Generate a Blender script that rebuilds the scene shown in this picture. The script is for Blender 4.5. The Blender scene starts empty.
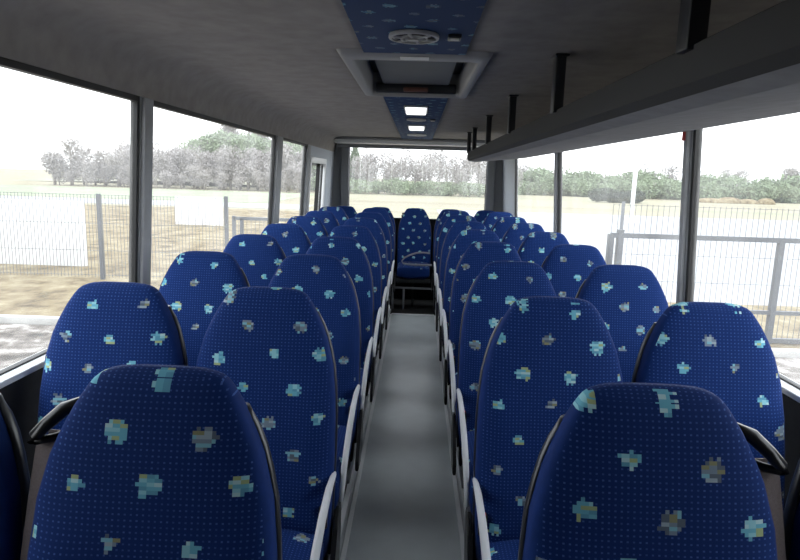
import bpy, bmesh, math, random
from mathutils import Vector, Matrix
random.seed(7)
S = bpy.context.scene
C = S.collection
R = math.radians

# ------------------------------------------------------------------ materials
def new_mat(name):
    m = bpy.data.materials.new(name); m.use_nodes = True
    nt = m.node_tree
    for n in list(nt.nodes): nt.nodes.remove(n)
    out = nt.nodes.new('ShaderNodeOutputMaterial')
    p = nt.nodes.new('ShaderNodeBsdfPrincipled')
    nt.links.new(p.outputs[0], out.inputs[0])
    return m, nt, p, out

def plain(name, col, rough=.6, metal=0, noise=0, nscale=20, bump=0, bscale=200, sheen=0, spec=.5, coord='Object'):
    m, nt, p, out = new_mat(name)
    p.inputs['Base Color'].default_value = (*col, 1)
    p.inputs['Roughness'].default_value = rough
    p.inputs['Metallic'].default_value = metal
    p.inputs['Specular IOR Level'].default_value = spec
    if sheen:
        p.inputs['Sheen Weight'].default_value = sheen
        p.inputs['Sheen Roughness'].default_value = .4
    tc = nt.nodes.new('ShaderNodeTexCoord')
    if noise:
        n = nt.nodes.new('ShaderNodeTexNoise'); n.inputs['Scale'].default_value = nscale
        n.inputs['Detail'].default_value = 5
        nt.links.new(tc.outputs[coord], n.inputs['Vector'])
        r = nt.nodes.new('ShaderNodeValToRGB')
        r.color_ramp.elements[0].position = .3; r.color_ramp.elements[1].position = .7
        r.color_ramp.elements[0].color = (*[c*(1-noise) for c in col], 1)
        r.color_ramp.elements[1].color = (*[min(1, c*(1+noise)) for c in col], 1)
        nt.links.new(n.outputs['Fac'], r.inputs['Fac'])
        nt.links.new(r.outputs[0], p.inputs['Base Color'])
    if bump:
        n = nt.nodes.new('ShaderNodeTexNoise'); n.inputs['Scale'].default_value = bscale
        nt.links.new(tc.outputs[coord], n.inputs['Vector'])
        b = nt.nodes.new('ShaderNodeBump'); b.inputs['Strength'].default_value = bump
        b.inputs['Distance'].default_value = .002
        nt.links.new(n.outputs['Fac'], b.inputs['Height'])
        nt.links.new(b.outputs[0], p.inputs['Normal'])
    return m

def fabric(name, base, dot, scale=1.0, patch_gain=1.0, stagger=True):
    """blue moquette: a grid of fine dots and a staggered lattice of small blocky patches (UV in metres)"""
    m, nt, p, out = new_mat(name)
    L = nt.links
    def N(t): return nt.nodes.new(t)
    def math_(op, a, b=None, c=None):
        n = N('ShaderNodeMath'); n.operation = op
        for i, v in enumerate((a, b, c)):
            if v is None: continue
            if isinstance(v, (int, float)): n.inputs[i].default_value = v
            else: L.new(v, n.inputs[i])
        return n.outputs[0]
    def vec(op, a, b=None):
        n = N('ShaderNodeVectorMath'); n.operation = op
        for i, v in enumerate((a, b)):
            if v is None: continue
            if isinstance(v, tuple): n.inputs[i].default_value = v
            else: L.new(v, n.inputs[i])
        return n.outputs[0]
    def sep(v):
        n = N('ShaderNodeSeparateXYZ'); L.new(v, n.inputs[0]); return n.outputs
    def wn(v, col=False):
        n = N('ShaderNodeTexWhiteNoise'); n.noise_dimensions = '3D'
        L.new(v, n.inputs['Vector']); return n.outputs['Color' if col else 'Value']
    uvn = N('ShaderNodeUVMap'); uvn.uv_map = 'UVMap'
    oi = N('ShaderNodeObjectInfo')
    cmb = N('ShaderNodeCombineXYZ')
    L.new(math_('MULTIPLY', oi.outputs['Random'], 13.7), cmb.inputs[0])
    L.new(math_('MULTIPLY', oi.outputs['Random'], 31.1), cmb.inputs[1])
    uv = vec('ADD', vec('MULTIPLY', uvn.outputs[0], (1/scale, 1/scale, 0)), cmb.outputs[0])
    PX = .0062
    q = vec('MULTIPLY', vec('ADD', vec('FLOOR', vec('MULTIPLY', uv, (1/PX, 1/PX, 0))), (.5, .5, 0)), (PX, PX, 0))
    DX, DY = .135, .166
    masks = []
    for off in ((0, 0, 0), (.5, .5, 0)):
        a = vec('ADD', vec('MULTIPLY', q, (1/DX, 1/DY, 0)), off)
        cid = vec('FLOOR', a)
        cidz = vec('ADD', cid, (0, 0, 3.1 + off[0]*9))
        loc = vec('MULTIPLY', vec('SUBTRACT', vec('FRACTION', a), (.5, .5, 0)), (DX, DY, 0))
        jit = vec('MULTIPLY', vec('SUBTRACT', wn(cidz, True), (.5, .5, 0)), (.022, .020, 0))
        loc = vec('ADD', loc, jit)
        sz = math_('ADD', math_('MULTIPLY', wn(vec('ADD', cidz, (0, 0, 5))), .007), .0142)
        s = sep(loc)
        d = math_('MAXIMUM', math_('MULTIPLY', math_('ABSOLUTE', s[0]), .84), math_('ABSOLUTE', s[1]))
        d2 = math_('MULTIPLY', math_('ADD', math_('ABSOLUTE', s[0]), math_('ABSOLUTE', s[1])), .64)
        d = math_('MAXIMUM', d, d2)
        nz = math_('MULTIPLY', wn(vec('ADD', q, (.0013, .0017, .5))), .0065)
        mk = math_('LESS_THAN', math_('ADD', d, nz), sz)
        kind = wn(vec('ADD', cidz, (0, 0, 11)))
        masks.append((mk, kind))
    mask = math_('MAXIMUM', masks[0][0], masks[1][0])
    kind = math_('ADD', math_('MULTIPLY', masks[0][0], masks[0][1]), math_('MULTIPLY', masks[1][0], masks[1][1]))
    q2 = vec('FLOOR', vec('MULTIPLY', uv, (1/(PX*2), 1/(PX*1.0), 0)))
    def ramp(fac, cols):
        r = N('ShaderNodeValToRGB'); r.color_ramp.interpolation = 'CONSTANT'
        e = r.color_ramp.elements
        e[0].position = 0; e[0].color = (*cols[0][1], 1)
        e[1].position = cols[1][0]; e[1].color = (*cols[1][1], 1)
        for ps, c in cols[2:]:
            x = e.new(ps); x.color = (*c, 1)
        L.new(fac, r.inputs[0]); return r.outputs[0]
    n2 = wn(q2)
    ra = ramp(n2, [(0, (.16, .45, .58)), (.35, (.30, .60, .68)), (.6, (.12, .34, .48)), (.78, (.38, .46, .24)), (.92, (.45, .66, .70))])
    rb = ramp(n2, [(0, (.20, .26, .33)), (.32, (.11, .14, .18)), (.55, (.22, .48, .58)), (.8, (.26, .26, .15)), (.9, (.34, .42, .48))])
    mx = N('ShaderNodeMix'); mx.data_type = 'RGBA'
    L.new(math_('GREATER_THAN', kind, .55), mx.inputs[0]); L.new(ra, mx.inputs[6]); L.new(rb, mx.inputs[7])
    # dots
    DP = .0098
    fr = sep(vec('SUBTRACT', vec('FRACTION', vec('MULTIPLY', uv, (1/DP, 1/(DP*.92), 0))), (.5, .5, 0)))
    dots = math_('MULTIPLY', math_('LESS_THAN', math_('ABSOLUTE', fr[0]), .17), math_('LESS_THAN', math_('ABSOLUTE', fr[1]), .15))
    dv = wn(vec('FLOOR', vec('MULTIPLY', uv, (1/DP, 1/(DP*.92), 0))))
    dots = math_('MULTIPLY', dots, math_('ADD', math_('MULTIPLY', dv, .5), .5))
    m1 = N('ShaderNodeMix'); m1.data_type = 'RGBA'
    m1.inputs[6].default_value = (*base, 1); m1.inputs[7].default_value = (*dot, 1); L.new(dots, m1.inputs[0])
    m2 = N('ShaderNodeMix'); m2.data_type = 'RGBA'
    L.new(mask, m2.inputs[0]); L.new(m1.outputs[2], m2.inputs[6]); L.new(mx.outputs[2], m2.inputs[7])
    if patch_gain < 1: L.new(math_('MULTIPLY', mask, patch_gain), m2.inputs[0])
    L.new(m2.outputs[2], p.inputs['Base Color'])
    p.inputs['Roughness'].default_value = .85
    p.inputs['Specular IOR Level'].default_value = .2
    p.inputs['Sheen Weight'].default_value = .07
    p.inputs['Sheen Roughness'].default_value = .35
    p.inputs['Sheen Tint'].default_value = (.55, .65, 1, 1)
    return m

def glass_mat(name, dust=.02):
    m, nt, p, out = new_mat(name)
    nt.nodes.remove(p)
    t = nt.nodes.new('ShaderNodeBsdfTransparent'); t.inputs[0].default_value = (.97, .985, .98, 1)
    g = nt.nodes.new('ShaderNodeBsdfGlossy'); g.inputs['Roughness'].default_value = .02
    d = nt.nodes.new('ShaderNodeBsdfTranslucent'); d.inputs[0].default_value = (.9, .9, .88, 1)  # translucent share lays a milky veil over the view, imitating glare haze
    a = nt.nodes.new('ShaderNodeMixShader'); a.inputs[0].default_value = .03
    b = nt.nodes.new('ShaderNodeMixShader')
    n = nt.nodes.new('ShaderNodeTexNoise'); n.inputs['Scale'].default_value = 3; n.inputs['Detail'].default_value = 4
    tc = nt.nodes.new('ShaderNodeTexCoord'); nt.links.new(tc.outputs['Object'], n.inputs['Vector'])
    mr = nt.nodes.new('ShaderNodeMapRange'); mr.inputs['From Min'].default_value = .3; mr.inputs['From Max'].default_value = .75
    mr.inputs['To Min'].default_value = dust*.6; mr.inputs['To Max'].default_value = dust*2
    nt.links.new(n.outputs['Fac'], mr.inputs[0]); nt.links.new(mr.outputs[0], b.inputs[0])
    nt.links.new(t.outputs[0], a.inputs[1]); nt.links.new(g.outputs[0], a.inputs[2])
    nt.links.new(a.outputs[0], b.inputs[1]); nt.links.new(d.outputs[0], b.inputs[2])
    nt.links.new(b.outputs[0], out.inputs[0])
    return m

def lamp_mat(name, col, e):
    m, nt, p, out = new_mat(name)
    p.inputs['Base Color'].default_value = (*col, 1)
    p.inputs['Emission Color'].default_value = (*col, 1)
    p.inputs['Emission Strength'].default_value = e
    return m

def ground_mat(name, cols, scale, detail=8, stretch=(1, 1, 1)):
    m, nt, p, out = new_mat(name)
    tc = nt.nodes.new('ShaderNodeTexCoord'); mp = nt.nodes.new('ShaderNodeMapping')
    mp.inputs['Scale'].default_value = stretch
    n = nt.nodes.new('ShaderNodeTexNoise'); n.inputs['Scale'].default_value = scale; n.inputs['Detail'].default_value = detail
    n.inputs['Roughness'].default_value = .65
    r = nt.nodes.new('ShaderNodeValToRGB'); e = r.color_ramp.elements
    e[0].position = cols[0][0]; e[0].color = (*cols[0][1], 1)
    e[1].position = cols[1][0]; e[1].color = (*cols[1][1], 1)
    for ps, c in cols[2:]:
        x = e.new(ps); x.color = (*c, 1)
    nt.links.new(tc.outputs['Object'], mp.inputs[0]); nt.links.new(mp.outputs[0], n.inputs['Vector'])
    nt.links.new(n.outputs['Fac'], r.inputs[0]); nt.links.new(r.outputs[0], p.inputs['Base Color'])
    p.inputs['Roughness'].default_value = .95; p.inputs['Specular IOR Level'].default_value = .1
    return m

BLUE = (.0035, .0245, .135)
M = dict(
    fabric=fabric('blue_patterned_fabric', BLUE, (.05, .11, .33)),
    strip=fabric('blue_ceiling_fabric', (.006, .034, .115), (.008, .04, .13), scale=.9, patch_gain=.5),
    gusset=plain('blue_plain_velvet', (.0036, .0245, .135), .85, sheen=.04, spec=.2, noise=.1, nscale=60),
    shell=plain('dark_grey_plastic', (.022, .024, .03), .3, spec=.6),
    black=plain('black_plastic', (.008, .008, .009), .28),
    pan=plain('black_seat_pan', (.012, .013, .016), .5),
    white=plain('white_plastic', (.84, .85, .88), .3),
    steel=plain('grey_painted_steel', (.22, .23, .25), .35, metal=.4),
    belt=plain('taupe_webbing', (.17, .135, .13), .7, bump=.4, bscale=600, noise=.12, nscale=300),
    beltgrey=plain('grey_webbing', (.25, .25, .27), .6),
    red=plain('red_button', (.6, .03, .03), .4),
    ceil=plain('grey_felt', (.37, .347, .328), .95, noise=.10, nscale=14, bump=.5, bscale=500, spec=.1),
    racklip=plain('charcoal_felt', (.085, .085, .088), .95, spec=.1),
    rack=plain('dark_grey_felt', (.28, .28, .29), .95, noise=.08, nscale=20, bump=.4, bscale=500, spec=.1),
    lower=plain('charcoal_side_lining', (.025, .025, .027), .8, noise=.2, nscale=30),
    pillar=plain('grey_pillar_lining', (.38, .39, .41), .7, noise=.05, nscale=30),
    rearlining=plain('pale_blue_grey_lining', (.50, .54, .60), .7),
    reardark=plain('dark_grey_curtain_cloth', (.22, .225, .24), .8),
    gasket=plain('black_rubber', (.012, .012, .013), .5),
    sill=plain('pale_sill_trim', (.84, .85, .86), .4),
    alu=plain('aluminium_trim', (.82, .83, .84), .4),
    riser=plain('grey_riser', (.66, .68, .70), .5, noise=.08, nscale=12),
    floor=plain('grey_vinyl_floor', (.58, .62, .63), .36, noise=.09, nscale=4.5, bump=.15, bscale=90, spec=.5),
    side_floor=plain('dark_grey_vinyl', (.10, .105, .11), .6, noise=.12, nscale=10),
    hatch=plain('hatch_grey_plastic', (.34, .34, .35), .5),
    hatchlid=plain('hatch_lid_grey', (.16, .165, .17), .6, noise=.06, nscale=8),
    dark=plain('dark_void_plastic', (.006, .006, .007), .7),
    tag=plain('white_sticker', (.9, .9, .88), .5),
    lamp=lamp_mat('lamp_diffuser', (.85, .88, .86), .55),
    spk=plain('speaker_grey_plastic', (.42, .43, .45), .4),
    handle=plain('brown_red_handle', (.16, .07, .055), .5),
    glass=glass_mat('window_glass', .048),
    drygrass=ground_mat('dry_grass', [(.32, (.08, .06, .035)), (.45, (.19, .145, .085)), (.58, (.27, .22, .135)), (.72, (.36, .31, .21))], 1.6),
    field=ground_mat('pale_field', [(.3, (.20, .17, .115)), (.5, (.30, .27, .19)), (.7, (.22, .235, .15))], .05, stretch=(.4, 2, 1)),
    green=ground_mat('green_field', [(.3, (.24, .28, .18)), (.7, (.30, .33, .23))], .2),
    concrete=ground_mat('bright_concrete', [(.3, (.30, .30, .305)), (.7, (.36, .36, .36))], .6),
    kerb=plain('kerb_concrete', (.42, .41, .39), .8, noise=.1, nscale=5),
    cobble=ground_mat('sandy_paving', [(.36, (.07, .06, .052)), (.5, (.19, .165, .145)), (.62, (.45, .42, .39))], 2.2),
    fencepost=plain('grey_fence_steel', (.085, .09, .10), .5),
    wire=plain('grey_wire', (.12, .125, .13), .5),
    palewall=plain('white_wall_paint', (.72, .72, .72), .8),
    polewhite=plain('pale_pole_paint', (.80, .82, .82), .6),
    bark=plain('birch_bark', (.62, .60, .57), .9, noise=.25, nscale=6),
    darkbark=plain('grey_brown_bark', (.26, .23, .21), .9, noise=.2, nscale=6),
    twig=plain('bare_twigs', (.31, .285, .275), .95, noise=.15, nscale=.6),
    palegreen=plain('pale_green_twigs', (.22, .27, .17), .95, noise=.2, nscale=.6),
    needle=plain('evergreen_needles', (.17, .22, .145), .95, noise=.25, nscale=.6),
    darkneedle=plain('dark_bush_leaves', (.055, .07, .05), .95),
    hill=ground_mat('hill_grass', [(.3, (.24, .23, .17)), (.7, (.34, .33, .26))], .08),
)

# ------------------------------------------------------------------ mesh builder
class MB:
    def __init__(s): s.v = []; s.f = []; s.m = []; s.uv = []; s.sm = []
    def face(s, idx, mi=0, uv=None, smooth=False):
        s.f.append(tuple(idx)); s.m.append(mi); s.uv.append(uv); s.sm.append(smooth)
    def box(s, c, size, rot=None, mi=0):
        hx, hy, hz = [k/2 for k in size]; b = len(s.v)
        for z in (-hz, hz):
            for x, y in ((-hx, -hy), (hx, -hy), (hx, hy), (-hx, hy)):
                p = Vector((x, y, z))
                if rot is not None: p = rot @ p
                s.v.append(tuple(p + Vector(c)))
        for f in ((0, 3, 2, 1), (4, 5, 6, 7), (0, 1, 5, 4), (1, 2, 6, 5), (2, 3, 7, 6), (3, 0, 4, 7)):
            s.face([b+i for i in f], mi)
        return s
    def bar(s, a, b_, w, h=None, up=(0, 0, 1), mi=0):
        a, b_ = Vector(a), Vector(b_); d = b_-a; L = d.length; d = d/L
        up = Vector(up)
        if abs(d.dot(up)) > .95: up = Vector((0, 1, 0))
        x = d.cross(up).normalized(); z = x.cross(d)
        rot = Matrix((x, d, z)).transposed()
        return s.box((a+b_)/2, (w, L, h or w), rot, mi)
    def loft(s, rings, cap=True, mi=0, smooth=True, uvs=None, mif=None, closed=True):
        b = len(s.v); n = len(rings[0])
        for r in rings: s.v.extend(tuple(p) for p in r)
        rng = range(n) if closed else range(n-1)
        for i in range(len(rings)-1):
            for j in rng:
                k = (j+1) % n
                idx = [b+i*n+j, b+i*n+k, b+(i+1)*n+k, b+(i+1)*n+j]
                uv = None
                if uvs: uv = [uvs[i][j], uvs[i][k], uvs[i+1][k], uvs[i+1][j]]
                s.face(idx, mif(i, j) if mif else mi, uv, smooth)
        if cap and closed:
            s.face([b+j for j in reversed(range(n))], mif(0, 0) if mif else mi, [uvs[0][j] for j in reversed(range(n))] if uvs else None, smooth)
            e = b+(len(rings)-1)*n
            s.face([e+j for j in range(n)], mif(len(rings)-2, 0) if mif else mi, [uvs[-1][j] for j in range(n)] if uvs else None, smooth)
        return s
    def tube(s, pts, r, n=8, mi=0, flat=1.0, smooth=True, side=None):
        pts = [Vector(p) for p in pts]; rings = []
        rs = r if isinstance(r, (list, tuple)) else [r]*len(pts)
        for i, p in enumerate(pts):
            d = (pts[min(i+1, len(pts)-1)]-pts[max(i-1, 0)]).normalized()
            up = Vector(side) if side else (Vector((0, 0, 1)) if abs(d.z) < .9 else Vector((0, 1, 0)))
            x = d.cross(up).normalized(); z = x.cross(d).normalized()
            rings.append([p + (x*math.cos(2*math.pi*k/n)*rs[i]*flat + z*math.sin(2*math.pi*k/n)*rs[i]) for k in range(n)])
        return s.loft(rings, True, mi, smooth)
    def disc(s, c, r, h, n=28, mi=0, axis='z'):
        rings = []
        for z in (-h/2, h/2):
            rings.append([(c[0]+r*math.cos(2*math.pi*k/n), c[1]+r*math.sin(2*math.pi*k/n), c[2]+z) for k in range(n)])
        return s.loft(rings, True, mi, False)
    def ring(s, c, r0, r1, z0, z1, n=32, mi=0):
        cx, cy = c
        P = lambda r, z: [(cx+r*math.cos(2*math.pi*k/n), cy+r*math.sin(2*math.pi*k/n), z) for k in range(n)]
        return s.loft([P(r0, z0), P(r1, z0), P(r1, z1), P(r0, z1), P(r0, z0)], False, mi, False)
    def build(s, name, mats, parent=None, bevel=0, seg=2):
        me = bpy.data.meshes.new(name); me.from_pydata([tuple(v) for v in s.v], [], s.f)
        if not isinstance(mats, (list, tuple)): mats = [mats]
        for mm in mats: me.materials.append(mm)
        uvl = me.uv_layers.new(name='UVMap')
        for i, poly in enumerate(me.polygons):
            poly.material_index = s.m[i]; poly.use_smooth = s.sm[i]
            if s.uv[i]:
                for li, u in zip(poly.loop_indices, s.uv[i]): uvl.data[li].uv = u
            else:
                nrm = poly.normal
                ax = max(range(3), key=lambda k: abs(nrm[k]))
                for li in poly.loop_indices:
                    co = me.vertices[me.loops[li].vertex_index].co
                    uvl.data[li].uv = ((co.x, co.y), (co.x, co.z), (co.y, co.z))[{2: 0, 1: 1, 0: 2}[ax]]
        bm = bmesh.new(); bm.from_mesh(me)
        bmesh.ops.recalc_face_normals(bm, faces=bm.faces)
        if bevel:
            es = [e for e in bm.edges if len(e.link_faces) == 2 and e.calc_face_angle(0) > .5]
            bmesh.ops.bevel(bm, geom=es, offset=bevel, segments=seg, affect='EDGES', profile=.6)
            if seg > 1:
                for f in bm.faces: f.smooth = True
        bm.to_mesh(me); bm.free(); me.update()
        o = bpy.data.objects.new(name, me); C.objects.link(o)
        if parent: o.parent = parent
        return o

def tag(o, label=None, cat=None, group=None, kind=None):
    if label: o['label'] = label
    if cat: o['category'] = cat
    if group: o['group'] = group
    if kind: o['kind'] = kind
    return o
def empty(name, loc=(0, 0, 0), rz=0):
    o = bpy.data.objects.new(name, None); C.objects.link(o); o.location = loc; o.rotation_euler[2] = rz
    o.empty_display_size = .1
    return o
KIDS = {}
def children(o): return [c for c in bpy.data.objects if c.parent == o]
def copy_tree(o, parent=None):
    ks = KIDS.setdefault(o.name, children(o))
    c = o.copy(); C.objects.link(c)
    if parent: c.parent = parent
    for k in ks: copy_tree(k, c)
    return c
def struct(o): o['kind'] = 'structure'; return o

# ------------------------------------------------------------------ the bus body
XW, XT = 1.12, 1.07          # half width at the sill, at the window top
ZS, ZT = .95, 1.80           # sill, window top
ZC = 1.972                   # ceiling
Y0, Y1 = -1.9, 7.8           # front, rear
AX = .255                    # half aisle
PLAT = .11
HX0, HX1, HY0, HY1 = -.266, .222, 2.335, 3.375   # hatch hole
def wx(z): return XW + (XT-XW)*(z-ZS)/(ZT-ZS)

# aisle floor, side floors
b = MB(); b.box((0, (Y0+6.55)/2, -.02), (2*AX, 6.55-Y0, .04)); struct(b.build('floor', M['floor']))
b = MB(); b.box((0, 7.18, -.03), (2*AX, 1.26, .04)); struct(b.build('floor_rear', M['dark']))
for sgn, nm in ((-1, 'left'), (1, 'right')):
    b = MB(); b.box((sgn*(AX+.004+XW)/2, (Y0+Y1)/2, PLAT/2-.02), (XW-AX-.006, Y1-Y0, PLAT+.04), mi=0)
    o = struct(b.build('floor_'+nm, [M['side_floor'], M['riser']]))
    for p in o.data.polygons:
        if p.normal.x*sgn < -.9: p.material_index = 1
    # aluminium edge strip along the aisle
    b = MB(); b.box((sgn*(AX-.010), (Y0+6.5)/2, .006), (.020, 6.5-Y0, .012)); b.box((sgn*(AX+.008), (Y0+6.5)/2, PLAT+.003), (.022, 6.5-Y0, .006))
    struct(b.build('trim_'+('1' if sgn < 0 else '2'), M['alu'], bevel=.002, seg=1))
b = MB(); b.box((0, 6.535, .004), (2*AX-.03, .045, .010)); struct(b.build('trim_3', M['alu'], bevel=.003, seg=1))

# side walls: lower lining, pillars, header; leaning inwards above the sill
WIN = {-1: [(.35, 2.36), (2.455, 4.60), (4.79, 5.86), (6.03, 6.98)],
       1: [(.35, 2.445), (2.50, 4.735), (4.81, 6.83)]}  # unseen front ends cut short to dim the front row
def slab(b, sgn, y0, y1, z0, z1, t=.035, mi=0):
    a0, a1 = wx(z0) if z0 >= ZS else XW, wx(z1) if z1 > ZS else XW
    v = [(sgn*a0, y0, z0), (sgn*(a0+t), y0, z0), (sgn*(a0+t), y1, z0), (sgn*a0, y1, z0),
         (sgn*a1, y0, z1), (sgn*(a1+t), y0, z1), (sgn*(a1+t), y1, z1), (sgn*a1, y1, z1)]
    k = len(b.v); b.v.extend(v)
    for f in ((0, 3, 2, 1), (4, 5, 6, 7), (0, 1, 5, 4), (1, 2, 6, 5), (2, 3, 7, 6), (3, 0, 4, 7)):
        b.face([k+i for i in f], mi)
wn_ = 1; tn = 4
for sgn, nm in ((-1, 'left'), (1, 'right')):
    b = MB()
    slab(b, sgn, Y0, Y1, -.1, ZS-.012, mi=0)
    slab(b, sgn, Y0, Y1, ZT+.001, ZT+.17, mi=1)
    prev = Y0
    for i, (a, c) in enumerate(WIN[sgn]):
        slab(b, sgn, prev, a, ZS-.011, ZT, mi=2 if a < 7 else 3)
        prev = c
    slab(b, sgn, prev, Y1, ZS-.011, ZT, mi=3)
    if sgn < 0: slab(b, sgn, 6.03, 6.98, 1.63, ZT, mi=3)     # lowered head over the last left window
    struct(b.build('wall_'+nm, [M['lower'], M['ceil'], M['pillar'], M['rearlining']]))
    # sill trim
    b = MB(); b.box((sgn*(XW+.004), (Y0+7.0)/2, ZS-.004), (.072, 7.0-Y0, .018))
    struct(b.build('trim_%d' % tn, M['sill'], bevel=.004)); tn += 1
    for i, (a, c) in enumerate(WIN[sgn]):
        z1 = ZT if not (sgn < 0 and i == 3) else 1.63
        z0 = ZS+.004
        # frame (rubber gasket) + pane
        f = MB(); g = .020
        def lean(z): return sgn*(wx(z)+.016)
        rot = Matrix.Rotation(0, 3, 'X')
        f.bar((lean(z0), a+g/2, z0), (lean(z1), a+g/2, z1), .026, g, up=(0, 1, 0))
        f.bar((lean(z0), c-g/2, z0), (lean(z1), c-g/2, z1), .026, g, up=(0, 1, 0))
        f.bar((lean(z1-g/2), a, z1-g/2), (lean(z1-g/2), c, z1-g/2), .026, g)
        f.bar((lean(z0+.004), a, z0+.003), (lean(z0+.004), c, z0+.003), .020, .006)
        if sgn < 0 and i == 3:   # pale inner surround and a dark vertical sash bar
            f.bar((lean(z0)+.02, 6.60, z0), (lean(z1)+.02, 6.60, z1), .04, .03, up=(0, 1, 0))
        w = struct(f.build('window_%d' % wn_, M['gasket']))
        p = MB()
        t = .005
        zz0, zz1 = z0+.006, z1-g
        v = [(sgn*(wx(zz0)+.016), a+g, zz0), (sgn*(wx(zz0)+.016+t), a+g, zz0), (sgn*(wx(zz0)+.016+t), c-g, zz0), (sgn*(wx(zz0)+.016), c-g, zz0),
             (sgn*(wx(zz1)+.016), a+g, zz1), (sgn*(wx(zz1)+.016+t), a+g, zz1), (sgn*(wx(zz1)+.016+t), c-g, zz1), (sgn*(wx(zz1)+.016), c-g, zz1)]
        p.v.extend(v)
        for fc in ((0, 3, 2, 1), (4, 5, 6, 7), (0, 1, 5, 4), (1, 2, 6, 5), (2, 3, 7, 6), (3, 0, 4, 7)): p.face(fc)
        p.build('glass_pane', M['glass'], w)
        wn_ += 1
    # raised pillar covers
    for i in range(len(WIN[sgn])-1):
        a, c = WIN[sgn][i][1], WIN[sgn][i+1][0]
        b = MB(); cx = (a+c)/2; wd = max(.03, (c-a)-.02)
        b.bar((sgn*(wx(ZS)-.008), cx, ZS+.01), (sgn*(wx(ZT)-.008), cx, ZT-.002), .016, wd, up=(0, 1, 0))
        struct(b.build('trim_%d' % tn, M['pillar'], bevel=.005)); tn += 1
b = MB()   # pale moulded frame round the rearmost left window
sgn = -1
for (ya, yb, za, zb) in ((6.00, 6.05, ZS, 1.67), (6.96, 7.02, ZS, 1.67)):
    b.bar((sgn*(wx(za)-.012), (ya+yb)/2, za), (sgn*(wx(zb)-.012), (ya+yb)/2, zb), .03, yb-ya, up=(0, 1, 0))
b.bar((sgn*(wx(1.66)-.012), 6.0, 1.66), (sgn*(wx(1.66)-.012), 7.02, 1.66), .03, .06)
struct(b.build('trim_%d' % tn, M['sill'], bevel=.005)); tn += 1

# ceiling with cove, one mesh with a hole for the hatch
prof = [(-XT, ZT), (-1.062, 1.86), (-1.045, 1.905), (-1.015, 1.94), (-.97, 1.96), (-.90, 1.968), (-.6, ZC), (HX0, ZC), (HX1, ZC), (.6, ZC), (.90, 1.968), (.97, 1.96), (1.015, 1.94), (1.045, 1.905), (1.062, 1.86), (XT, ZT)]
ys = [Y0, HY0, HY1, Y1]
b = MB()
for i, y in enumerate(ys):
    for x, z in prof: b.v.append((x, y, z))
n = len(prof)
for i in range(3):
    for j in range(n-1):
        if i == 1 and j == 7: continue
        b.face([i*n+j, i*n+j+1, (i+1)*n+j+1, (i+1)*n+j], 0, None, True)
o = struct(b.build('ceiling', M['ceil']))
# roof skin above
b = MB(); b.box((0, (Y0+Y1)/2, 2.12), (2.3, Y1-Y0, .03)); struct(b.build('roof', M['palewall']))

# rear wall with a wide window
b = MB()
RW, RZ0, RZ1 = .895, .97, 1.885
b.box((0, Y1+.03, (RZ0-.1)/2), (2*XW, .06, RZ0+.1), mi=0)
b.box((0, Y1+.03, (RZ1+2.1)/2), (2*XW, .06, 2.1-RZ1), mi=2)
for sg in (-1, 1): b.box((sg*(RW+1.14)/2, Y1+.03, (RZ0+RZ1)/2), (1.14-RW, .06, RZ1-RZ0), mi=1)
struct(b.build('wall_back', [M['lower'], M['reardark'], M['ceil']]))
b = MB()
for sg in (-1, 1): b.box((sg*(RW-.01), Y1+.01, (RZ0+RZ1)/2), (.022, .05, RZ1-RZ0))
b.box((0, Y1+.01, RZ0+.008), (2*RW, .05, .022)); b.box((0, Y1+.01, RZ1-.008), (2*RW, .05, .022))
w = struct(b.build('window_%d' % wn_, M['gasket'])); wn_ += 1
p = MB(); p.box((0, Y1+.02, (RZ0+RZ1)/2), (2*RW-.03, .005, RZ1-RZ0-.03)); p.build('glass_pane', M['glass'], w)
# dark curtained corner covers beside the rear window
for sg in (-1, 1):
    b = MB(); b.bar((sg*.93, Y1-.03, ZS-.1), (sg*.93, Y1-.03, RZ1+.0), .10, .05, up=(0, 1, 0))
    struct(b.build('trim_%d' % tn, M['reardark'], bevel=.01)); tn += 1
# arched header beam: pale, with a darker lip
for y, z, dy, dz, mat in ((7.34, 1.955, .10, .03, 'reardark'), (7.55, 1.925, .26, .044, 'sill'), (7.74, 1.885, .10, .05, 'reardark')):
    b = MB(); b.box((0, y, z), (2.07, dy, dz)); struct(b.build('trim_%d' % tn, M[mat], bevel=.012)); tn += 1
# unseen front wall, closed in place of a windscreen to darken near seats
b = MB(); b.box((0, Y0-.03, 1.0), (2*XW, .06, 2.2)); struct(b.build('wall_front', M['pillar']))

# ------------------------------------------------------------------ blue ceiling strip
SX = -.022
for (ya, yb, lb) in ((-.3, 2.245, 'blue patterned fabric strip on the ceiling, stretch nearest the camera in front of the hatch'),
                     (3.425, 7.28, 'blue patterned fabric strip on the ceiling, stretch between the hatch and the rear window')):
    b = MB(); b.box((SX, (ya+yb)/2, ZC-.008), (.365, yb-ya, .012))
    o = b.build('ceiling_panel', M['strip'], bevel=.004); tag(o, lb, 'ceiling panel')
ZP = ZC-.014
def speaker(y, r, lb, mat='spk'):
    root = empty('ceiling_speaker', (SX, y, ZP)); tag(root, lb, 'ceiling speaker', 'round ceiling outlets on the blue strip')
    b = MB(); b.ring((0, 0), r*.88, r, -.013, -.0005); b.build('bezel', M[mat], root, bevel=.003)
    b = MB(); b.disc((0, 0, -.004), r*.84, .006); b.build('backing', M['dark'], root)
    b = MB(); b.disc((0, 0, -.012), r*.22, .012, 16)
    for k in range(6):
        a = k*math.pi/3+.3
        b.bar((math.cos(a)*r*.2, math.sin(a)*r*.2, -.012), (math.cos(a)*r*.86, math.sin(a)*r*.86, -.012), .008, .005)
    b.ring((0, 0), r*.50, r*.55, -.014, -.010)
    b.build('grille', M[mat], root)
    return root
speaker(1.95, .078, 'round grey ceiling speaker nearest the camera, just in front of the roof hatch')
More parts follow.
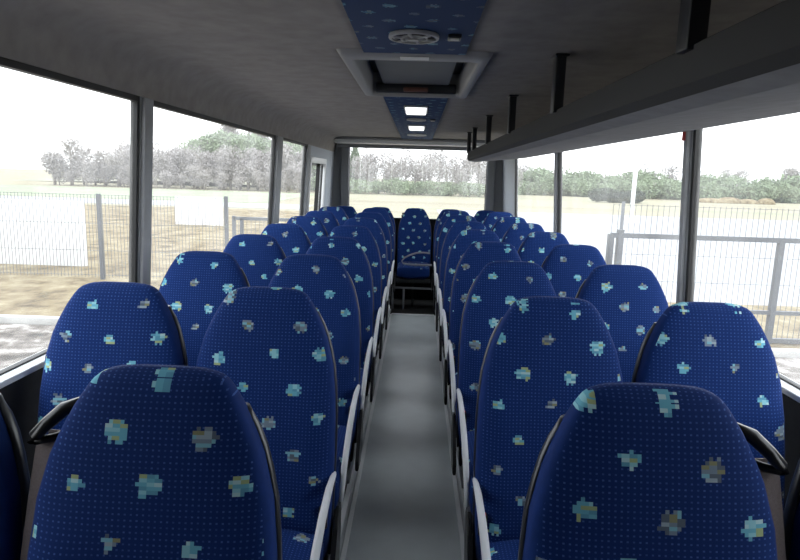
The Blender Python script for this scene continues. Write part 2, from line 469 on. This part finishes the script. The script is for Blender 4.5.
speaker(4.72, .075, 'small round ceiling speaker between the two rear ceiling lamps')
speaker(6.45, .10, 'round white ceiling speaker at the rear end of the blue strip', 'tag')
def lamp(y, w, l, lb):
    root = empty('ceiling_lamp', (SX, y, ZP)); tag(root, lb, 'ceiling lamp', 'rectangular lamps on the blue strip')
    b = MB(); b.box((0, 0, -.006), (w+.02, l+.02, .011)); b.build('housing', M['spk'], root, bevel=.003)
    b = MB(); b.box((0, 0, -.015), (w, l, .012)); b.build('diffuser', M['lamp'], root, bevel=.003)
lamp(1.36, .18, .20, 'rectangular ceiling lamp at the top edge, in front of the nearest speaker')
lamp(4.02, .13, .36, 'larger white lit ceiling lamp just behind the roof hatch')
lamp(5.45, .13, .36, 'smaller-looking white lit ceiling lamp further back, before the rear speaker')
def switch(x, y, lb):
    root = empty('call_button', (x, y, ZP)); tag(root, lb, 'button', 'call buttons on the blue strip')
    b = MB(); b.box((0, 0, -.006), (.040, .055, .011)); b.build('housing', M['shell'], root, bevel=.003)
    b = MB(); b.box((0, -.012, -.014), (.026, .010, .006)); b.build('button', M['tag'], root)
switch(.103, 1.95, 'small dark call button beside the nearest ceiling speaker')
switch(.103, 4.72, 'small call button beside the middle ceiling speaker')

# ------------------------------------------------------------------ roof hatch
root = empty('roof_hatch', (SX, 2.835, ZC)); tag(root, 'grey framed roof hatch with recessed lid in the ceiling', 'roof hatch')
def rr(x0, x1, y0, y1, z, rad=.03, k=5):
    out = []
    for cx, cy, a0 in ((x1-rad, y1-rad, 0), (x0+rad, y1-rad, 90), (x0+rad, y0+rad, 180), (x1-rad, y0+rad, 270)):
        for i in range(k+1):
            a = R(a0+90*i/k); out.append((cx+rad*math.cos(a), cy+rad*math.sin(a), z))
    return out
b = MB()
def fr(g, z): return rr(-.275+g[0], .275-g[0], -.585+g[1], .585-g[2], z)
b.loft([fr((-.008, -.008, -.008), -.001), fr((0, 0, 0), -.014), fr((.006, .006, .006), -.018), fr((.034, .085, .045), -.022), fr((.040, .092, .052), -.016), fr((.043, .094, .055), .0), fr((.046, .096, .058), .11)], False, 0, True)
b.build('frame', M['hatch'], root)
b = MB(); b.box((0, .018, .105), (.47, 1.03, .012)); b.build('backing', M['dark'], root)
b = MB(); b.box((0, .018, .052), (.355, 1.00, .03)); b.build('lid', M['hatchlid'], root, bevel=.012)
b = MB(); b.box((0, .500, .018), (.43, .03, .05)); b.build('lid_flap', M['shell'], root, bevel=.008)
b = MB(); b.box((0.0, .470, .008), (.13, .035, .022)); b.build('handle', M['handle'], root, bevel=.006)
b = MB(); b.box((.0, -.545, -.0215), (.105, .055, .002)); o = b.build('sticker', M['tag'], root)

# ------------------------------------------------------------------ luggage rack (right)
root = empty('luggage_rack', (0, 0, 0)); tag(root, 'long grey felt covered luggage rack above the right windows', 'luggage rack')
zc = 1.53
pr = [(.495, zc+.248), (.495, zc+.182), (.512, zc+.164), (.575, zc+.155), (1.055, zc+.204), (1.055, zc+.230), (.585, zc+.200), (.555, zc+.212), (.530, zc+.250), (.510, zc+.257)]
b = MB(); b.loft([[(x, y, z) for x, z in pr] for y in (-1.5, 0, 3, 6.15, 6.18)], True, 0, False)
o = b.build('tray', [M['rack'], M['racklip']], root)
for p in o.data.polygons:
    if p.center.x < .512 or p.center.z > zc+.19 and p.normal.z > 0: p.material_index = 1  # lip and top faces: shade put into a darker copy of the felt
for i in range(7):
    y = min(1.18+1.09*(i-1), 6.12)
    b = MB(); b.box((.500, y, (zc+.24+ZC)/2), (.036, .05, ZC-zc-.24))
    b.box((.500, y, ZC-.006), (.05, .08, .008))
    b.build('bracket', M['black'] if False else M['shell'], root, bevel=.003)

b = MB(); b.box((1.060, 2.485, 1.722), (.008, .028, .045)); o = b.build('sticker', M['red'], bevel=.002)
tag(o, 'small red sticker high on the nearest right window pillar, under the rack', 'sticker')

# ------------------------------------------------------------------ seats
def interp(tab, x):
    for (a, va), (b_, vb) in zip(tab, tab[1:]):
        if x <= b_: return va + (vb-va)*(x-a)/(b_-a)
    return tab[-1][1]
HWT = [(0, .045), (.003, .075), (.009, .098), (.022, .114), (.055, .136), (.10, .159), (.14, .175), (.21, .193), (.32, .204), (.5, .206), (.72, .200)]
THT = [(0, .012), (.003, .024), (.009, .038), (.022, .055), (.055, .072), (.14, .088), (.32, .10), (.72, .11)]
TILT = math.tan(R(11))
TOP = 1.095          # back top above the side floor
def sup(c, e): return math.copysign(abs(c)**e, c)
def back_mesh():
    b = MB(); drops = [.72, .60, .50, .42, .36, .30, .25, .21, .175, .14, .11, .085, .062, .044, .030, .020, .012, .0065, .003, .0008, 0]
    n = 36; rings = []; uvs = []
    for d in drops:
        w, t = interp(HWT, d), interp(THT, d)/2
        if d < .02: t = t
        z = TOP-d; yc = -d*TILT
        rg = []; uv = []
        for k in range(n):
            a = 2*math.pi*(k+.5)/n
            x = w*sup(math.cos(a), .55); y = t*sup(math.sin(a), .50)
            bul = -.010*math.exp(-((abs(x)/w-.72)/.2)**2) if y < 0 and d > .25 else 0
            rg.append((x, yc+y+bul, z))
            uv.append((x, z + (y if d < .02 else 0)))
        rings.append(rg); uvs.append(uv)
    def mif(i, j):
        a = 2*math.pi*(j+1)/n
        return 1 if (abs(math.cos(a)) > .93 and drops[i] > .05) else 0
    b.loft(rings, True, 0, True, uvs, mif)
    return b
def shell_mesh():
    b = MB(); n = 20; rings = []
    for d in (.74, .6, .45, .35, .28, .22, .17, .13, .10, .08, .068):
        w = interp(HWT, d)+.004*min(1, (d-.06)/.08+.05); t = interp(THT, d)/2
        z = TOP-d; yc = -d*TILT
        rg = []
        for k in range(n):       # U-shaped outer, from one front edge round the back to the other
            a = math.pi*k/(n-1)
            rg.append((w*sup(math.cos(a), .5), yc+.012+(t+.006)*sup(math.sin(a), .5)*(1 if d > .09 else .85), z))
        for k in reversed(range(n)):
            a = math.pi*k/(n-1)
            rg.append(((w-.008)*sup(math.cos(a), .5), yc+.012+(t-.004)*sup(math.sin(a), .5)*(1 if d > .09 else .85), z))
        rings.append(rg)
    b.loft(rings, True, 0, True)
    return b
def cushion_mesh():
    b = MB(); rings = []; uvs = []
    n = 32
    ysq = [(-.135, .7), (-.15, .95), (-.2, 1), (-.4, 1), (-.52, 1), (-.575, .97), (-.60, .88), (-.612, .6)]
    for y, k_ in ysq:
        rg = []; uv = []
        for k in range(n):
            a = 2*math.pi*(k+.5)/n
            x = .190*(.9+.1*k_)*sup(math.cos(a), .5); z = .385 + .075*k_*sup(math.sin(a), .45)
            rg.append((x, y, z)); uv.append((x, y+1.3 - (.0 if k_ > .9 else z*.3)))
        rings.append(rg); uvs.append(uv)
    def mif(i, j):
        a = 2*math.pi*(j+1)/n
        return 1 if abs(math.cos(a)) > .93 else 0
    b.loft(rings, True, 0, True, uvs, mif)
    return b
protos = {}
def make_seat(side, aisle, belt):
    """side -1 left block, +1 right block"""
    root = empty('passenger_seat')
    if 'back' not in protos:
        protos['back'] = back_mesh().build('backrest', [M['fabric'], M['gusset']], root); protos['cush'] = cushion_mesh().build('seat_cushion', [M['fabric'], M['gusset']], root)
        protos['shell'] = shell_mesh().build('back_shell', M['shell'], root)
    else:
        for k in ('back', 'cush', 'shell'):
            c = protos[k].copy(); C.objects.link(c); c.parent = root
    b = MB(); b.box((0, -.36, .285), (.37, .44, .05)); b.box((0, -.14, .34), (.39, .07, .10)); b.build('seat_pan', M['pan'], root, bevel=.012)
    ax = -side   # direction to the aisle
    # legs: an inverted T of steel under the aisle side
    lx = ax*.12 if aisle else ax*.05
    b = MB(); b.bar((lx, -.36, .02), (lx, -.33, .265), .035, .06); b.box((lx, -.34, .012), (.05, .40, .024)); b.build('leg', M['steel'], root, bevel=.005)
    if aisle:
        # dark side cover at the hinge and the white curved side arm
        b = MB(); rings = []
        for x, s_ in ((.210, .92), (.213, 1), (.221, 1), (.224, .92)):
            pts = [(-.05, .47), (-.06, .38), (-.09, .31), (-.15, .285), (-.24, .29), (-.24, .33), (-.19, .38), (-.14, .44), (-.09, .48)]
            cy, cz = -.2, .37
            rings.append([(ax*x, cy+(y-cy)*s_, cz+(z-cz)*s_) for y, z in pts])
        b.loft(rings, True, 0, False); b.build('side_cover', M['black'], root)
        b = MB()
        pts = [(-.085, .575), (-.12, .583), (-.19, .580), (-.28, .560), (-.37, .525), (-.44, .485), (-.50, .435), (-.535, .38), (-.55, .32)]
        b.tube([(ax*(.207-.012*k/8), y, z) for k, (y, z) in enumerate(pts)], [.009, .015, .019, .021, .022, .022, .021, .018, .011], 10, flat=.5, side=(0, 0, 1))
        b.build('armrest', M['white'], root)
        b = MB(); b.bar((ax*.185, -.155, .455), (ax*.188, -.17, .520), .024, .018); bk = b.build('belt_buckle', M['black'], root, bevel=.003)
        b = MB(); b.box((ax*.188, -.172, .523), (.014, .010, .005)); b.build('button', M['red'], bk)
    if belt:
        # shoulder belt guide on the outer shoulder and the webbing running down outside
        ox = side
        b = MB()
        P = [(.128, 1.030, .02), (.150, 1.040, .0), (.172, 1.034, -.010), (.196, 1.012, -.022), (.212, .994, -.032), (.216, .982, -.034)]
        b.tube([(ox*(x-.006), y, z-.017) for x, z, y in P], [.009, .012, .012, .011, .010, .007], 10, flat=1.2)
        Q = [(.140, 1.010, .015), (.160, .990, .0), (.190, .984, -.015), (.214, .984, -.032)]
        b.tube([(ox*(x-.006), y, z-.017) for x, z, y in Q], [.007, .009, .008, .007], 8)
        b.build('belt_guide', M['black'], root)
        b = MB()
        for (c0, c1) in (((.190, -.020, .968), (.205, -.14, .42)), ((.190, .012, .966), (.205, -.06, .42))):
            rings = []
            for k in range(7):
                t = k/6
                x = c0[0]+(c1[0]-c0[0])*t; y = c0[1]+(c1[1]-c0[1])*t-.02*math.sin(t*3.14); z = c0[2]+(c1[2]-c0[2])*t
                rings.append([(ox*(x-.023), y, z), (ox*(x+.023), y+.004, z), (ox*(x+.023), y+.0065, z), (ox*(x-.023), y+.0025, z)])
            b.loft(rings, True, 0, False)
        b.build('seat_belt', M['belt'], root)
    return root
ORD = ['front', 'second', 'third', 'fourth', 'fifth', 'sixth', 'seventh', 'eighth']
D0, P = .951, .72
for side, sn in ((-1, 'left'), (1, 'right')):
    for aisle, xn in ((True, .405), (False, .838)):
        src = None
        for k in range(8):
            if k < 1: s_ = make_seat(side, aisle, True)
            elif k == 1: s_ = src = make_seat(side, aisle, False)
            else: s_ = copy_tree(src)
            s_.location = (side*xn-.005, D0+P*k, PLAT)
            what = 'aisle seat' if aisle else 'window seat'
            if k == 0: lb = 'blue patterned %s with dark shoulder belt, front row, %s of the aisle' % (what, sn)
            else: lb = 'blue patterned %s in the %s row from the front, %s of the aisle' % (what, ORD[k], sn)
            tag(s_, lb, 'seat', 'blue %ss %s of the aisle' % (what, sn))
# rear bench: five separate backs
src = None
BN = ['at the left window', 'left of the middle one', 'in the middle, facing the aisle', 'right of the middle one', 'at the right window']
for i in range(5):
    if i == 0:
        r_ = empty('passenger_seat')
        for k in ('back', 'cush', 'shell'):
            c = protos[k].copy(); C.objects.link(c); c.parent = r_
        c.parent = r_
        b = MB(); b.box((0, -.36, .285), (.40, .46, .05)); b.build('seat_pan', M['pan'], r_, bevel=.01)
        b = MB(); b.box((0, -.25, .10), (.03, .30, .31)); b.build('leg', M['pan'], r_)
        src = r_
    else: r_ = copy_tree(src)
    r_.location = ((i-2)*.436-.012, 7.43, .045)
    tag(r_, 'blue patterned seat of the rear bench, '+BN[i], 'seat', 'rear bench seats')
root = empty('rear_bench', (0, 7.1, 0)); tag(root, 'dark steel frame with a pale cross bar under the rear bench', 'bench')
b = MB(); b.bar((-.25, -.245, .245), (.25, -.245, .245), .02); b.build('cross_bar', M['steel'], root)
for x in (-.24, -.115, .245):
    b = MB(); b.bar((x, -.24, -.01), (x, -.24, .24), .022); b.build('leg', M['steel'] if x < 0 else M['steel'], root)
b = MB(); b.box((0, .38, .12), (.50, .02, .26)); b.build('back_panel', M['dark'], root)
# loose belt lying over the middle rear cushion
b = MB(); pts = []
for k in range(15):
    t = k/14; a = R(200-215*t)
    pts.append((.02+.17*math.cos(a), 6.98+.03*math.cos(a), .515+.10*max(0, math.sin(a))+.0))
pts = [(.20, 6.88, .520), (.10, 6.86, .519), (0, 6.86, .519), (-.08, 6.87, .520), (-.135, 6.89, .528), (-.15, 6.93, .548), (-.12, 6.98, .58), (-.06, 7.05, .605), (.02, 7.11, .625), (.10, 7.14, .628), (.18, 7.16, .62)]
b.tube(pts, .011, 8, flat=.4)
o = b.build('seat_belt', M['beltgrey']); tag(o, 'grey seat belt looped on the middle cushion of the rear bench', 'seat belt')
b = MB(); b.tube([(-.145, 7.40, 1.00), (-.175, 7.38, 1.04), (-.17, 7.38, 1.075), (-.13, 7.42, 1.08)], .009, 8)
o = b.build('belt_guide', M['black']); tag(o, 'black belt guide on the left shoulder of the middle rear seat', 'belt guide')

# ------------------------------------------------------------------ outside
G = -.95
def flat(name, x0, x1, y0, y1, z, mat, t=.1):
    b = MB(); b.box(((x0+x1)/2, (y0+y1)/2, z-t/2), (x1-x0, y1-y0, t)); return struct(b.build(name, mat))
flat('ground', -260, 260, -80, 320, G-.02, M['field'])
flat('paving', -14, 14, -12, 9.0, G+.002, M['cobble'], .02)
flat('dry_grass_verge', -60, -1.8, 9.2, 39, G+.004, M['drygrass'], .02)
flat('road', -90, -8, 41, 47, G+.004, M['concrete'], .02)
flat('green_field', -120, -12, 48, 72, G+.004, M['green'], .02)
flat('concrete_yard', 1.5, 40, 12.5, 46, G+.004, M['concrete'], .02)
flat('grass_verge', 2.2, 40, 9.0, 12.6, G+.006, M['drygrass'], .02)
for (x0, x1, y, lb) in ((-20, -2, 9.1, 'long pale concrete kerb left of the bus'), (2.4, 20, 8.75, 'long pale concrete kerb right of the bus')):
    b = MB(); b.box(((x0+x1)/2, y, G+.05), (x1-x0, .14, .12)); o = b.build('kerb', M['kerb'], bevel=.01); tag(o, lb, 'kerb')
# low hill behind the left fields
b = MB(); nx, ny = 40, 14
for j in range(ny+1):
    for i in range(nx+1):
        x = -95+i*2.4; y = 92+j*5
        h = 6.0*math.exp(-((x+36)/15)**2)*math.exp(-((y-125)/22)**2) + 2.0*math.exp(-((x+20)/22)**2)*math.exp(-((y-135)/22)**2)
        b.v.append((x, y, G-.05+h))
for j in range(ny):
    for i in range(nx):
        a = j*(nx+1)+i; b.face([a, a+1, a+nx+2, a+nx+1], 0, None, True)
struct(b.build('hill', M['hill']))

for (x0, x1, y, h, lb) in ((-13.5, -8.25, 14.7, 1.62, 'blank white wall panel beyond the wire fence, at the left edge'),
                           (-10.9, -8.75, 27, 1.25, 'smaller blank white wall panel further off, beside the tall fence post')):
    b = MB(); b.box(((x0+x1)/2, y, G+h/2), (x1-x0, .15, h)); o = b.build('wall_panel', M['palewall'], bevel=.01); tag(o, lb, 'wall')  # upright panels added to stand in for bright window reflections

def mesh_fence(name, lb, cat, x0, x1, y0, y1, zb, zt, posts, post_w, rails, wire_step, hw, wr=.006, group=None):
    """wire mesh between (x0,y0) and (x1,y1); posts: list of (t, top z); rails: list of (z, thickness)"""
    root = empty(name, (x0, y0, 0)); tag(root, lb, cat, group)
    dx, dy = x1-x0, y1-y0; L = math.hypot(dx, dy)
    for t, zt_ in posts:
        b = MB(); b.box((dx*t, dy*t, (G+zt_)/2), (post_w, post_w, zt_-G)); b.build('post', M['fencepost'], root)
    for z, th in rails:
        b = MB(); b.bar((0, 0, z), (dx, dy, z), th); b.build('rail', M['fencepost'], root)
    b = MB(); n = int(L/wire_step)
    for i in range(n+1):
        t = i/n; b.box((dx*t, dy*t, (zb+zt)/2), (wr, wr, zt-zb))
    for z in hw: b.bar((0, 0, z), (dx, dy, z), wr)
    b.build('wire_mesh', M['wire'], root)
mesh_fence('wire_fence', 'tall wire mesh fence with grey posts outside the left windows', 'fence', -15, -4.17, 12.7, 13.1, G+.05, .93,
           [(0, .95), (.2, .95), (.4, .95), (.744, .95), (1, .97)], .075, [], .075, [G+.1, -.3, .3, .92], .008)
mesh_fence('metal_gate', 'grey framed metal gate next to the tall fence post, seen through the left windows', 'gate', -4.0, -2.3, 13.1, 13.1, G+.1, .50,
           [(0.0, .55), (.10, .50), (1, .55)], .07, [(.50, .07), (G+.12, .05)], .09, [-.2], .007)
mesh_fence('metal_gate', 'wide grey metal gate with horizontal rails outside the right windows', 'gate', 3.05, 8.3, 9.45, 9.45, G+.05, 1.20,
           [(0.0, .73), (.028, .80), (.50, .72), (1, .72)], .085, [(.71, .075), (-.44, .06), (G+.06, .07)], .085, [.42, 0, 1.18], .0065)
b = MB(); b.tube([(3.35, 9.9, G), (3.35, 9.9, 1.22)], .028, 8); o = b.build('fence_post', M['fencepost']); tag(o, 'thin tall dark post beside the hinge of the right gate', 'post')
b = MB(); b.tube([(13.4, 38, G), (13.4, 38, 5.0)], .13, 8); b.box((13.4, 38, G+.1), (.5, .5, .2)); o = b.build('lamp_post', M['polewhite']); tag(o, 'tall pale post standing far off beyond the right gate', 'post')

# trees -------------------------------------------------------------------
def crown_cards(b, n, rad, c, size, mi, seed, cone=False, base_cut=0):
    rnd = random.Random(seed)
    for _ in range(n):
        if cone:
            t = rnd.random()**.7; r = rad[0]*t*rnd.random()**.4; a = rnd.random()*6.283
            p = Vector((c[0]+r*math.cos(a), c[1]+r*math.sin(a), c[2]+rad[2]*(1-2*t)+rnd.uniform(-.2, .2)))
        else:
            while True:
                q = Vector((rnd.uniform(-1, 1), rnd.uniform(-1, 1), rnd.uniform(-1, 1)))
                if q.length <= 1: break
            p = Vector((c[0]+q.x*rad[0], c[1]+q.y*rad[1], c[2]+q.z*rad[2]))
        u = Vector((rnd.gauss(0, 1), rnd.gauss(0, 1), rnd.gauss(0, 1))).normalized()
        w = u.cross(Vector((rnd.gauss(0, 1), rnd.gauss(0, 1), rnd.gauss(0, 1)))).normalized()
        s1, s2 = size*rnd.uniform(.6, 1.4), size*rnd.uniform(.15, .5)
        k = len(b.v)
        b.v.extend([tuple(p-u*s1), tuple(p+w*s2), tuple(p+u*s1), tuple(p-w*s2)])
        b.face((k, k+1, k+2, k+3), mi)
def tree(kind, seed):
    rnd = random.Random(seed)
    root = empty({'birch': 'birch_tree', 'pine': 'pine_tree', 'bare': 'bare_tree', 'bush': 'bush'}[kind])
    b = MB(); cr = MB()
    if kind == 'birch':
        h = rnd.uniform(6.5, 8.5)
        b.tube([(0, 0, 0), (rnd.uniform(-.1, .1), 0, h*.5), (rnd.uniform(-.3, .3), 0, h)], [.13, .09, .02], 7)
        for k in range(16):
            z = h*rnd.uniform(.35, .95); a = rnd.random()*6.28; l = (h-z)*.3+.5
            b.tube([(0, 0, z), (math.cos(a)*l*.6, math.sin(a)*l*.6, z+l*.7), (math.cos(a)*l, math.sin(a)*l, z+l*.9)], [.035, .02, .006], 4)
        crown_cards(cr, 520, (1.2, 1.2, h*.38), (0, 0, h*.66), .20, 0, seed)
        b.build('trunk', M['bark'], root); cr.build('crown', M['twig'], root)
    elif kind == 'bare':
        h = rnd.uniform(4.8, 6.5)
        b.tube([(0, 0, 0), (.1, 0, h*.4), (0, .1, h*.8)], [.2, .14, .04], 7)
        for k in range(20):
            z = h*rnd.uniform(.25, .8); a = rnd.random()*6.28; l = rnd.uniform(1, 1.9)
            b.tube([(0, 0, z), (math.cos(a)*l*.6, math.sin(a)*l*.6, z+l*.5), (math.cos(a)*l, math.sin(a)*l, z+l*.85)], [.05, .03, .008], 4)
        for q in range(5): crown_cards(cr, 330, (1.5, 1.4, 1.5), (rnd.uniform(-1, 1), rnd.uniform(-1, 1), h*rnd.uniform(.25, .8)), .22, 0, seed+q)
        b.build('trunk', M['darkbark'], root); cr.build('crown', M['twig'], root)
    elif kind == 'pine':
        h = rnd.uniform(6, 7.5)
        b.tube([(0, 0, 0), (0, 0, h)], [.16, .03], 7)
        crown_cards(cr, 1700, (1.9, 1.9, h*.45), (0, 0, h*.55), .26, 0, seed, cone=True)
        b.build('trunk', M['darkbark'], root); cr.build('crown', M['needle'], root)
    else:
        for k in range(7):
            a = rnd.random()*6.28; b.tube([(0, 0, 0), (math.cos(a)*.8, math.sin(a)*.8, 1.6)], [.05, .02], 5)
        for q in range(4): crown_cards(cr, 420, (1.5, 1.2, .95), (rnd.uniform(-1.3, 1.3), rnd.uniform(-.5, .5), rnd.uniform(.8, 1.4)), .17, 0, seed+q)
        b.build('stems', M['darkbark'], root); cr.build('foliage', M['palegreen'], root)
    return root
TL = {'birch': ('birch tree with pale trunk and thin bare crown in the far woods', 'tree', 'pale birches in the far woods'),
      'bare': ('leafless brownish tree in the far tree line', 'tree', 'leafless trees in the far tree line'),
      'pine': ('dark green conical pine standing in the far woods', 'tree', 'pines in the far woods'),
      'bush': ('pale green rounded bush at the foot of the far woods', 'bush', 'bushes at the foot of the far woods')}
first = {}
def put(kind, x, y, sc=1.0, z=None, lab=None):
    v = random.randrange(3)
    key = (kind, v)
    if key not in first: t = tree(kind, 100+v*7+len(kind)*31); first[key] = t
    else: t = copy_tree(first[key])
    t.location = (x, y, (G if z is None else z) - .02); t.rotation_euler[2] = random.random()*6.28
    t.scale = (sc, sc, sc*random.uniform(.88, 1.12))
    l = TL[kind]
    if lab: tag(t, lab, l[1]); 
    else: tag(t, *l)
    return t
# behind the rear window
def hillz(x, y): return 6.0*math.exp(-((x+36)/15)**2)*math.exp(-((y-125)/22)**2) + 2.0*math.exp(-((x+20)/22)**2)*math.exp(-((y-135)/22)**2)
def row(kinds, x0, x1, step, y, dy, s0, s1, hill=False):
    x = x0
    while x < x1:
        yy = y+random.uniform(-dy, dy)
        put(random.choice(kinds), x+random.uniform(-.2, .2)*step, yy, random.uniform(s0, s1), G+hillz(x, yy) if hill else None)
        x += step*random.uniform(.85, 1.15)
row(['birch'], -11, 14, 1.05, 83, 2.5, .62, .82)
row(['birch', 'bare'], -11, 14, 1.5, 91, 2, .85, 1.02)
row(['bush'], -13, 14, 1.9, 80, 1, .85, 1.15)
row(['pine'], -14, -8.5, 1.6, 86, 1, .85, 1.0)
row(['bare'], -47, -14, 1.2, 80, 3, .70, .98)
row(['bare', 'bare', 'birch'], -44, -15, 1.7, 88, 2, .85, 1.1)
row(['bare'], -46, -14, 2.0, 76, 1, .4, .55)
row(['bush'], -41, -17, 1.9, 112, 2, 1.9, 2.4, True)
row(['bare', 'bush'], -40, -18, 2.0, 120, 3, 1.0, 1.3, True)
row(['bush'], 15, 80, 2.1, 98, 2, 1.1, 1.6)
row(['bush'], 15, 84, 2.8, 103, 1, 1.7, 2.2)
row(['bare', 'bare', 'birch', 'bush'], 15, 84, 1.8, 109, 3, .70, .95)
t = tree('pine', 5); t.name = 'bush.200'
for c in list(t.children): bpy.data.objects.remove(c)
b = MB(); fo = MB()
for k in range(6): b.tube([(0, 0, 0), (.9*math.cos(k), .6*math.sin(k), 1.2)], [.06, .02], 5)
for k in range(6): crown_cards(fo, 1300, (1.3, .9, .8), (-2.2+k*.85, 0, .75+.25*math.sin(k*1.2+.6)), .20, 0, 900+k)
b.build('stems', M['darkbark'], t); fo.build('foliage', M['darkneedle'], t)
t.location = (24.2, 74, G-.03); tag(t, 'dark green rounded lone bush in the field beyond the right gate', 'bush')
b = MB()
for k in range(4):
    rings = []
    for i in range(7):
        a = math.pi*i/12; r = (2.2-.3*k)*math.cos(a)
        rings.append([(k*2.6+r*math.cos(2*math.pi*j/14)*(1+.1*math.sin(j*3+k)), r*.6*math.sin(2*math.pi*j/14), (.65+.2*(k % 2))*math.sin(a)) for j in range(14)])
    b.loft(rings, False, 0, True)
o = b.build('earth_mound', M['drygrass']); o.location = (41, 86, G); tag(o, 'low brown earth mound in the field, through the nearest right window', 'mound')

# ------------------------------------------------------------------ light, world
w = bpy.data.worlds.new('World'); S.world = w; w.use_nodes = True
nt = w.node_tree; bg = nt.nodes['Background']
tc = nt.nodes.new('ShaderNodeTexCoord'); sp = nt.nodes.new('ShaderNodeSeparateXYZ'); rp = nt.nodes.new('ShaderNodeValToRGB')
nt.links.new(tc.outputs['Generated'], sp.inputs[0]); nt.links.new(sp.outputs[2], rp.inputs[0]); nt.links.new(rp.outputs[0], bg.inputs[0])
rp.color_ramp.elements[0].color = (.94, .96, 1, 1); rp.color_ramp.elements[1].color = (.86, .91, 1, 1)
bg.inputs[1].default_value = 1.0

# ------------------------------------------------------------------ camera
cam = bpy.data.cameras.new('camera'); co = bpy.data.objects.new('camera', cam); C.objects.link(co)
cam.sensor_width = 36; cam.lens = 36*600/800; cam.clip_start = .02; cam.clip_end = 1000
co.location = (.005, 0, 1.53)
Rm = Matrix.Rotation(R(1.40), 4, 'Z') @ Matrix.Rotation(R(90-9.88), 4, 'X') @ Matrix.Rotation(R(1.70), 4, 'Z')
co.rotation_euler = Rm.to_euler()
S.camera = co
S.view_settings.view_transform = 'Standard'; S.view_settings.look = 'None'
S.view_settings.gamma = 1; S.view_settings.use_curve_mapping = False
S.view_settings.exposure = 1.95
S.cycles.use_denoising = True
S.cycles.max_bounces = 10; S.cycles.diffuse_bounces = 6; S.cycles.transparent_max_bounces = 16
